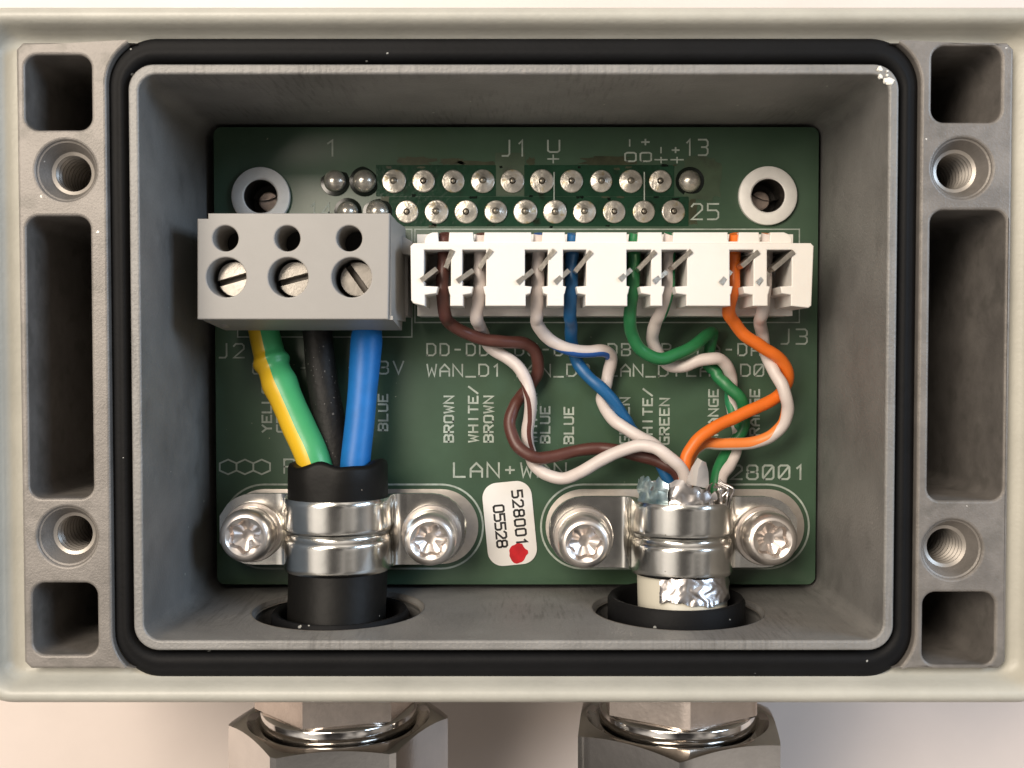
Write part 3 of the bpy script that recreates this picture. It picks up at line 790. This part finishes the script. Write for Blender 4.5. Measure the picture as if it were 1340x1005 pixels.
wire('white thin wire with a blue stripe bending sharply over the solid blue one', 'w_wblue', lead(704, 702, 412) + [
    (703, 422, -11.4), (713, 439, -12.4), (728, 450, -12.9), (749, 458, -13.0), (774, 460, -13.6), (793, 460, -14.3), (800, 468, -15.0), (796, 490, -15.6), (790, 512, -15.6), (789, 526, -15.2), (797, 543, -14.4),
    (812, 557, -13.5), (838, 572, -13.0), (857, 583, -12.9), (872, 598, -13.0), (888, 618, -13.0), (893, 640, -13.2)], phi=[(0,-.3),(6,-.22),(8,0),(9,.12),(11,.13),(12,-.05),(13,-.28),(23,-.28)])
wire('solid blue thin wire passing under then over the white and blue one', 'w_blue', lead(748, 746, 412) + [
    (747, 424, -12.2), (748, 447, -14.2), (755, 472, -14.7), (768, 491, -14.4), (789, 510, -14.1), (807, 531, -14.3), (818, 548, -14.6), (826, 562, -14.8), (842, 582, -14.6), (862, 603, -14.2), (880, 640, -14)])
wire('solid green thin wire with a wide loop below the white connector', 'w_green', lead(829, 824, 414) + [
    (827, 437, -11.6), (838, 457, -12.2), (861, 469, -12.4), (887, 463, -12.9), (912, 450, -13.6), (926, 438, -14.3), (932, 436, -15.0), (929, 455, -15.5), (926, 475, -15.6), (936, 486, -15.2), (941, 495, -14.9),
    (955, 507, -14.5), (968, 521, -14.4), (974, 537, -14.9), (972, 560, -15.3), (958, 583, -15.2), (944, 605, -14.4), (937, 630, -13.5), (935, 655, -13)])
wire('white thin wire with a green stripe winding round the solid green one', 'w_wgreen', lead(875, 866, 408, -10.8) + [
    (858, 422, -11.9), (854, 440, -13.2), (857, 455, -13.9), (866, 469, -14.2), (878, 479, -14.2), (896, 479, -14.0), (919, 471, -13.9), (939, 469, -14.0), (951, 479, -14.6), (957, 497, -15.4),
    (956, 522, -15.7), (959, 537, -15.7), (965, 560, -15.5), (966, 575, -15.3), (963, 591, -14.9), (955, 608, -14.3), (944, 624, -13.6), (941, 650, -13)], phi=[(0,.42),(5,.46),(7,.7),(14,.78),(16,1.08),(18,1.25),(20,1.5),(22,1.65)])
wire('solid orange thin wire making the large loop at the right of the board', 'w_orange', lead(960, 954, 408) + [
    (954, 408, -10.8), (961, 423, -11.4), (975, 439, -11.9), (995, 452, -12.3), (1017, 467, -12.8), (1029, 483, -13.4), (1030, 500, -14.0), (1017, 519, -14.0), (988, 534, -13.3), (963, 546, -12.8), (934, 560, -12.2), (913, 576, -11.8),
    (900, 595, -11.6), (896, 612, -11.6), (895, 640, -12)][1:])
wire('white thin wire with an orange stripe looping with the solid orange one at the right', 'w_worange', lead(1002, 997, 410) + [
    (995, 420, -12.0), (997, 437, -13.4), (1002, 462, -13.8), (1013, 486, -13.0), (1023, 503, -12.5), (1029, 522, -12.4), (1030, 541, -12.8), (1021, 560, -13.2), (1005, 573, -13.4), (980, 580, -13.5), (946, 581, -13.4), (921, 581, -13.2),
    (908, 590, -13.0), (901, 606, -12.9), (899, 640, -13)], phi=[(0,.75),(11,.8),(13,.95),(14,1.1),(15,1.17),(17,1.2),(20,1.25)])

# ------------------------------------------------------------------ thick power wires
GP = 'thick wires from the black cable to the grey terminal block'
def pwire(label, m, pts, rs, up=(0,0,1)):
    pp = spline([P(*p) for p in pts], 8)
    n = len(pp); k = len(rs)-1
    rr = []
    for i in range(n):
        t = i/(n-1)*k; j = min(int(t), k-1); f = t-j; f = f*f*(3-2*f)
        rr.append(rs[j]*(1-f)+rs[j+1]*f)
    q = MB(); q.tube(pp, rr, 24, True, up)
    o = q.build('power_wire', M[m], base=tuple(pp[0]), smooth=60)
    tag(o, label, 'wire', GP)
pwire('thick yellow and green striped wire under the grey terminal block', 'p_yg', [(340, 405, -15.0), (345, 432, -15.0), (352, 462, -14.9), (359, 484, -14.5), (374, 520, -13.6), (390, 556, -12.7), (408, 596, -11.8), (425, 650, -11.8)],
      [1.35, 1.35, 1.33, 1.36, 1.38, 1.66, 1.40, 1.58, 1.45, 1.43, 1.46, 1.45, 1.45, 1.45, 1.45])
pwire('thick black wire between the striped and the blue thick wires', 'p_black', [(412, 405, -15.2), (416, 440, -15.0), (421, 490, -14.5), (431, 550, -13.8), (439, 600, -13.2), (442, 650, -13)], [1.3, 1.3, 1.34, 1.4, 1.33, 1.3])
pwire('thick plain blue wire at the right of the grey terminal block wires', 'p_blue', [(482, 405, -14.6), (480, 440, -14.2), (477, 480, -13.6), (471, 550, -12.5), (465, 606, -11.6), (463, 650, -11.6)], [1.28, 1.28, 1.40, 1.36, 1.28, 1.28, 1.28, 1.28, 1.28])

# ------------------------------------------------------------------ the two cables
cbx = [P(443, 700, AXZ).x, P(891, 700, AXZ).x]
pc = thing('power_cable', 'black cable with three thick wires under the left metal clamp', 'cable', (cbx[0], -9.5, AXZ))
mb = MB(); random.seed(5); R_ = 4.25; n = 64
def ringy(r, y, wob=0.0, squash=1.0, dz=0):
    out = []
    for j in range(n):
        a = 2*PI*j/n
        rr = r*(1 + .012*math.sin(2*a+y*.3))
        yy = y + wob*(.55*math.sin(a*2+.8) + .35*math.sin(3*a+2) + .2*math.sin(7*a))
        pinch = .55*math.exp(-((a-1.75)/.28)**2) if wob else 0
        out.append((cbx[0]+rr*math.cos(a), yy + pinch*.9, AXZ+rr*squash*math.sin(a)-pinch*.7+dz))
    return out
rings = [ringy(3.0, -15, 0), ringy(3.2, -9.6, .42), ringy(3.85, -9.45, .42), ringy(4.15, -9.6, .42), ringy(4.25, -9.9, .36), ringy(4.25, -11, .1)]
for y in (-12.5, -15, -18, -20): rings.append(ringy(4.25 - .12*(y < -13)*(y > -17), y, 0.0))
rings = rings[:-1] + [ringy(4.22, -20, dz=.5), ringy(4.2, -22.5, dz=1.2), ringy(4.2, -26, dz=1.9), ringy(4.2, -62, dz=2)]
mb.loops(rings, True, False)
part(mb, 'cable_jacket', M['jacket'], pc, 60)
dc = thing('data_cable', 'pale cream cable with crumpled foil shield under the right metal clamp', 'cable', (cbx[1], -11, AXZ))
mb = MB(); rings = []
for r, y, dz in [(3.0, -13.0, 0), (3.4, -12.6, 0), (3.75, -12.7, 0), (3.8, -13.2, 0), (3.8, -17, 0), (3.8, -19, .25), (3.8, -21, .8), (3.8, -23.5, 1.5), (3.8, -26, 2), (3.8, -62, 2)]:
    rings.append([(cbx[1]+r*math.cos(2*PI*j/56), y, AXZ+dz+r*math.sin(2*PI*j/56)) for j in range(56)])
mb.loops(rings, True)
part(mb, 'cable_jacket', M['cream'], dc, 60)
def crinkle(a0, a1, y0, y1, r, amp, na, ny, edge=0.0, seed=0, thick=.06, str_=1.0, hf=1.0):
    """Crumpled foil wrapped round the cable between two angles."""
    q = MB(); o_ = []; i_ = []
    for j in range(ny+1):
        for i in range(na+1):
            a = a0+(a1-a0)*i/na; y = y0+(y1-y0)*j/ny
            w1 = a + .12*mnoise.noise(Vector((a*2, y*1.5, seed+40)))
            nv = 1.3*abs(mnoise.noise(Vector((w1*1.6+seed, y*.5*str_, seed)))) + .9*abs(mnoise.noise(Vector((w1*2.6+y*.4*str_, y*.7*str_+seed, 3)))) + hf*.8*abs(mnoise.noise(Vector((w1*5.5-y*.9, y*1.6*str_, seed+9)))) + hf*.5*abs(mnoise.noise(Vector((w1*9+y*1.2, y*2.2*str_, seed+5)))) - .35
            ed = edge*mnoise.noise(Vector((a*5+seed, 7.7, seed)))*(1-j/ny) if edge else 0
            yy = y + ed + .25*amp*mnoise.noise(Vector((a*7, y*4, 20+seed)))
            if j == ny: yy += .5*mnoise.noise(Vector((a*3, 3.3, seed)))
            rr = r + amp*(nv+.25); dz = .25*max(0, -17.4-yy)
            o_.append((cbx[1]+rr*math.cos(a), yy, AXZ+dz+rr*math.sin(a)))
            i_.append((cbx[1]+(rr-thick)*math.cos(a), yy, AXZ+dz+(rr-thick)*math.sin(a)))
    w = na+1; N0 = len(o_); fs = []
    for j in range(ny):
        for i in range(na):
            a = j*w+i; fs.append((a, a+1, a+w+1, a+w)); fs.append((N0+a, N0+a+w, N0+a+w+1, N0+a+1))
    for i in range(na): fs.append((i, N0+i, N0+i+1, i+1)); b = ny*w+i; fs.append((b, b+1, N0+b+1, N0+b))
    for j in range(ny): a = j*w; fs.append((a, a+w, N0+a+w, N0+a)); a += na; fs.append((a, N0+a, N0+a+w, a+w))
    q.add(o_+i_, fs); return q
part(crinkle(-PI*.05, PI*.70, -18.7, -20.7, 3.86, .20, 60, 22, .0, 4, str_=.45), 'foil_shield', M['foil'], dc, 35)
fo = part(crinkle(PI*.30, PI*.80, -11.0, -13.2, 3.35, .55, 17, 6, .9, 11, str_=1.4, hf=.55), 'foil_shield', M['foil'], dc, 32)
part(crinkle(PI*.64, PI*.98, -10.8, -13.2, 3.5, .55, 12, 6, .9, 23, str_=1.4, hf=.55), 'foil_shield', M['foil_blue'], dc, 32)['label'] = 'crumpled foil with blue film side out'
part(crinkle(PI*.02, PI*.33, -11.7, -13.2, 3.45, .5, 12, 5, .9, 31, str_=1.4, hf=.55), 'foil_shield', M['foil'], dc, 32)
mb = MB()
fl = [[P(897, 634, -9.6), P(905, 612, -9.2), P(913, 599, -9.4)], [P(911, 636, -8.9), P(914, 614, -8.7), P(919, 603, -9.0)], [P(928, 640, -9.3), P(927, 617, -9.3), P(924, 605, -9.5)]]
vs = [p for r in fl for p in r]; vs2 = [p+Vector((0, 0, -.07)) for p in vs]
fs = []
for i in range(2):
    for j in range(2):
        a = i*3+j; fs += [(a, a+1, a+4, a+3), (9+a, 9+a+3, 9+a+4, 9+a+1)]
for a, b in ((0,1),(1,2),(2,5),(5,8),(8,7),(7,6),(6,3),(3,0)): fs.append((a, 9+a, 9+b, b))
mb.add(vs+vs2, fs)
part(mb, 'clear_film', M['film'], dc, 60)
random.seed(21)
mb = MB()
for k in range(6):
    x = 946 + random.uniform(-7, 8)
    mb.tube(spline([P(x, 668, -9.8), P(x+random.uniform(-4, 4), 652, -9.0), P(x+random.uniform(-7, 8), 640, -8.9+random.uniform(-.5, .5)), P(x+random.uniform(-12, 10), 632+random.uniform(-5, 8), -9.4)], 5), .09, 6)
part(mb, 'shield_strand', M['foil'], dc, 60)

# ------------------------------------------------------------------ clamps
ZE = -13.4                                              # top of the clamp ears
SCR = [[P(318, 706, -10), P(560.5, 706, -10)], [P(767.5, 709, -10), P(1012, 711, -10)]]
def clamp(k, label):
    cx = cbx[k]; xl, xr = SCR[k][0].x, SCR[k][1].x
    ym = (SCR[k][0].y + SCR[k][1].y)/2 + .32
    hw = 3.12
    Rr = 4.32 if k == 0 else 4.1
    path = []                                           # (x, z, arch weight)
    path += [(xl-2.9, ZE, 0), (xl-1.5, ZE, 0), (xl, ZE, 0), (xl+1.5, ZE, 0), (cx-Rr-.95, ZE, 0), (cx-Rr-.62, ZE+.08, .0), (cx-Rr-.30, ZE+.35, .15), (cx-Rr-.08, ZE+.9, .35)]
    for i in range(0, 25):
        a = PI*(1 - i/24); a = PI*.5 + (a-PI*.5)*.97
        path.append((cx+(Rr+.15)*math.cos(a), AXZ+.05+Rr*math.sin(a)*1.0, min(1, .4+1.2*math.sin(a))))
    path += [(cx+Rr+.08, ZE+.9, .35), (cx+Rr+.30, ZE+.35, .15), (cx+Rr+.62, ZE+.08, 0), (cx+Rr+.95, ZE, 0), (xr-1.5, ZE, 0), (xr, ZE, 0), (xr+1.5, ZE, 0), (xr+2.9, ZE, 0)]
    path = [path[0]] + [q for i in range(len(path)-1) for q in ((tuple((path[i][j]*(1-f)+path[i+1][j]*f) for j in range(3))) for f in (.5, 1))]
    n_ = len(path); ny = 36; outv = []; inn = []
    for i, (x, z, w) in enumerate(path):
        p0 = path[max(0, i-1)]; p1 = path[min(n_-1, i+1)]
        tx, tz = p1[0]-p0[0], p1[1]-p0[1]; l = math.hypot(tx, tz); nx, nz = -tz/l, tx/l
        h = hw
        for sx, sg in ((xl, -1), (xr, 1)):
            d = (x-sx)*sg
            if d > 0: h = min(h, math.sqrt(max(.25, hw*hw - d*d)))
        for j in range(ny+1):
            t = -1+2*j/ny; y = ym + t*h
            e = .40*math.exp(-((t+.02)/.10)**2)*-1 + .22 - .12*max(0, (abs(t)-.88)/.12)**2
            e *= w
            outv.append((x+nx*e, y, z+nz*e)); inn.append((x+nx*(e-.55), y, z+nz*(e-.55)))
    w_ = ny+1; N0 = len(outv); fs = []
    for i in range(n_-1):
        for j in range(ny):
            a = i*w_+j; fs += [(a, a+w_, a+w_+1, a+1), (N0+a, N0+a+1, N0+a+w_+1, N0+a+w_)]
    for j in range(ny): fs.append((j, j+1, N0+j+1, N0+j)); b = (n_-1)*w_+j; fs.append((b, N0+b, N0+b+1, b+1))
    for i in range(n_-1): a = i*w_; fs.append((a, N0+a, N0+a+w_, a+w_)); a += ny; fs.append((a, a+w_, N0+a+w_, N0+a))
    q = MB(); q.add(outv+inn, fs)
    o = q.build('cable_clamp', M['steel'], base=(cx, ym, ZB), smooth=50)
    tag(o, label, 'clamp', 'metal clamps holding the two cables')
    return ym
yms = [clamp(0, 'shiny metal saddle clamp strapped over the black cable'), clamp(1, 'shiny metal saddle clamp strapped over the pale foil shielded cable')]

# screws
def star(r0, dr, n=48): return [((r0+dr*math.cos(6*2*PI*k/n))*math.cos(2*PI*k/n), (r0+dr*math.cos(6*2*PI*k/n))*math.sin(2*PI*k/n)) for k in range(n)]
def screw_meshes():
    n = 48; zt = -10.0 - ZB
    def ring(r, z): return [(r*math.cos(2*PI*k/n), r*math.sin(2*PI*k/n), z) for k in range(n)]
    q = MB()
    q.loops([ring(1.9, zt-2.0), ring(2.22, zt-1.95), ring(2.29, zt-1.8), ring(2.29, zt-1.0), ring(2.25, zt-.7), ring(2.14, zt-.38), ring(1.98, zt-.16), ring(1.82, zt-.04), ring(1.64, zt), ring(1.55, zt-.06),
             [(x, y, zt-.16) for x, y in star(1.36, .14)]])
    head = q.mesh('screw_head', M['stainless'], (0,0,0), 40)
    q = MB()
    q.loops([[(x, y, zt-.16) for x, y in star(1.36, .14)], [(x, y, zt-.9) for x, y in star(1.2, .13)], [(x*.5, y*.5, zt-1.3) for x, y in star(1.0, .02)]], False, True)
    sock = q.mesh('star_recess', M['recess'], (0,0,0), 30)
    ze = ZE - ZB
    q = MB(); q.lathe([(1.5, ze+.02), (2.55, ze+.02), (2.62, ze+.08), (2.62, ze+.42), (2.55, ze+.5), (1.5, ze+.5)], (0,0,0), 44)
    wash = q.mesh('flat_washer', M['stainless'], (0,0,0), 40)
    q = MB(); q.lathe([(1.5, ze+.52), (2.2, ze+.52), (2.28, ze+.6), (2.28, ze+1.2), (2.2, ze+1.3), (1.5, ze+1.4)], (0,0,0), 44)
    spr = q.mesh('spring_washer', M['stainless'], (0,0,0), 40)
    q = MB(); prof = []
    z = .06
    while z < ze-.62: prof += [(2.75, z), (2.95, z+.2), (2.75, z+.4)]; z += .42
    q.lathe(prof, (0,0,0), 40)
    spc = q.mesh('spacer', M['steel'], (0,0,0), 50)
    return [('screw_head', head), ('star_recess', sock), ('flat_washer', wash), ('spring_washer', spr), ('spacer', spc)]
sms = screw_meshes()
SL = ['star recess screw of the left clamp by the left board edge', 'star recess screw of the left clamp by the white sticker',
      'star recess screw of the right clamp by the white sticker', 'star recess screw of the right clamp by the right board edge']
for i in range(4):
    p = SCR[i//2][i % 2]
    t = thing('star_screw', SL[i], 'screw', (p.x, p.y, ZB), 'screws holding the cable clamps')
    tilt = [(-.02, .03), (.02, .01), (.02, -.02), (-.03, .02)][i]
    t.rotation_euler = (tilt[0], tilt[1], [.5, .09, .12, .75][i])
    made = {}
    for nm, me in sms:
        o = bpy.data.objects.new(nm, me); col.objects.link(o); o.parent = t
        made[nm] = o
    made['star_recess'].parent = made['screw_head']

# ------------------------------------------------------------------ sticker
st = P(667, 685, ZB+.06)
sk = thing('white_sticker', 'white rounded paper sticker with black numbers and a red dot between the clamps', 'sticker', (st.x, st.y, ZB+.05))
kk = (CAM_H-ZB)/F_PX
ang = math.radians(-84.5)                                # reading direction runs down the board
u = Vector((math.cos(ang), math.sin(ang))); v = Vector((-math.sin(ang), math.cos(ang)))
def SP(a, b): return (st.x + u.x*a + v.x*b, st.y + u.y*a + v.y*b)
ol = rrect(55*kk, 32.5*kk, 20*kk)
mb = MB(); mb.add(*plate([[SP(x, y) for x, y in ol]], ZB+.055, ZB+.11, .012))
part(mb, 'sticker_paper', M['paper'], sk, 30)
ink = MB()
def sticker_text(t, a0, b0, ch, adv, cw):
    for i, c in enumerate(t):
        for s_ in G['o' if c == '0' else c]:
            ribbon(ink, [SP((a0 + i*adv + x/4*cw)*kk, (b0 + y/6*ch)*kk) for x, y in s_], 2.7*kk, ZB+.118+random.uniform(0, .004))
ink = MB()
sticker_text('528001', -42, 7, 13, 12.6, 8.5)
part(ink, 'printed_number', M['ink'], sk, 0)
ink = MB()
sticker_text('05528', -25, -19, 13, 11.6, 8.5)
part(ink, 'printed_number', M['ink'], sk, 0)
q = MB(); random.seed(2)
c = P(678, 724, ZB+.13)
q.add(*plate([[(c.x + r*math.cos(a), c.y + r*1.05*math.sin(a)) for a, r in [(2*PI*k/22, 12.2*kk*random.uniform(.88, 1.1)) for k in range(22)]]], ZB+.112, ZB+.135))
part(q, 'red_dot', M['red'], sk, 0)

# ------------------------------------------------------------------ cable glands
def gland(k, label):
    gx = GLX[k]
    t = thing('cable_gland', label, 'cable gland', (gx, -31, GZ), 'cable glands screwed into the box wall')
    def hexr(R, a, rot): 
        b = (a + rot) % (PI/3) - PI/6
        return R*math.cos(PI/6)/math.cos(b)
    sy = (-1.2, 0)[k]
    # inner sealing collar reaching through the wall
    q = MB(); q.lathe([(5.0, -24), (5.0, -21.0+sy), (5.25, -20.75+sy), (5.6, -20.7+sy), (5.8, -21.0+sy), (5.8, -22.6), (5.8, -22.9), (5.8, -26.5)], (gx, 0, GZ-.75), 56, 'y')
    part(q, 'inner_seal', M['rubber'], t, 50)
    # hexagon against the box
    n = 96; q = MB(); rings = []
    for y, f in ((-26.4, .94), (-26.7, 1), (-29.6, 1), (-29.8, .97)):
        rings.append([(gx+f*hexr(7.0, 2*PI*j/n, .26+k*.25)*math.cos(2*PI*j/n), y, GZ+f*hexr(7.0, 2*PI*j/n, .26+k*.25)*math.sin(2*PI*j/n)) for j in range(n)])
    q.loops(rings, True, True)
    part(q, 'wall_hexagon', M['gland_hex'], t, 20)
    q = MB(); q.lathe([(5.9, -29.7), (6.45, -29.85), (6.55, -30.05), (6.55, -31.3), (6.4, -31.6), (6.1, -31.75), (6.1, -32.05), (6.7, -32.2)], (gx, 0, GZ), 64, 'y')
    part(q, 'collar', M['gland'], t, 50)
    # chamfered clamping nut
    q = MB(); rings = []; rot = .1+k*.3; rc = 7.95; yf = -30.8
    def hx(f, y): return [(gx+f*math.cos(2*PI*j/n), y, GZ+f*math.sin(2*PI*j/n)) for j in range(n)]
    rings.append(hx(6.5, yf-1.6)); rings.append(hx(7.0, yf-1.1)); rings.append(hx(7.3, yf-.6)); rings.append(hx(7.55, yf-.1)); rings.append(hx(7.65, yf)); rings.append(hx(rc, yf))
    ch = []; bk = []
    for j in range(n):
        a = 2*PI*j/n; r = hexr(9.35, a, rot)
        ch.append((gx+r*math.cos(a), yf-(r-rc)*.36, GZ+r*math.sin(a))); bk.append((gx+r*math.cos(a), yf-14, GZ+r*math.sin(a)))
    rings += [ch, bk]
    q.loops(rings)
    part(q, 'clamping_nut', M['gland'], t, 28)
gland(0, 'shiny nickel cable gland below the box around the black cable')
gland(1, 'shiny nickel cable gland below the box around the pale cable')
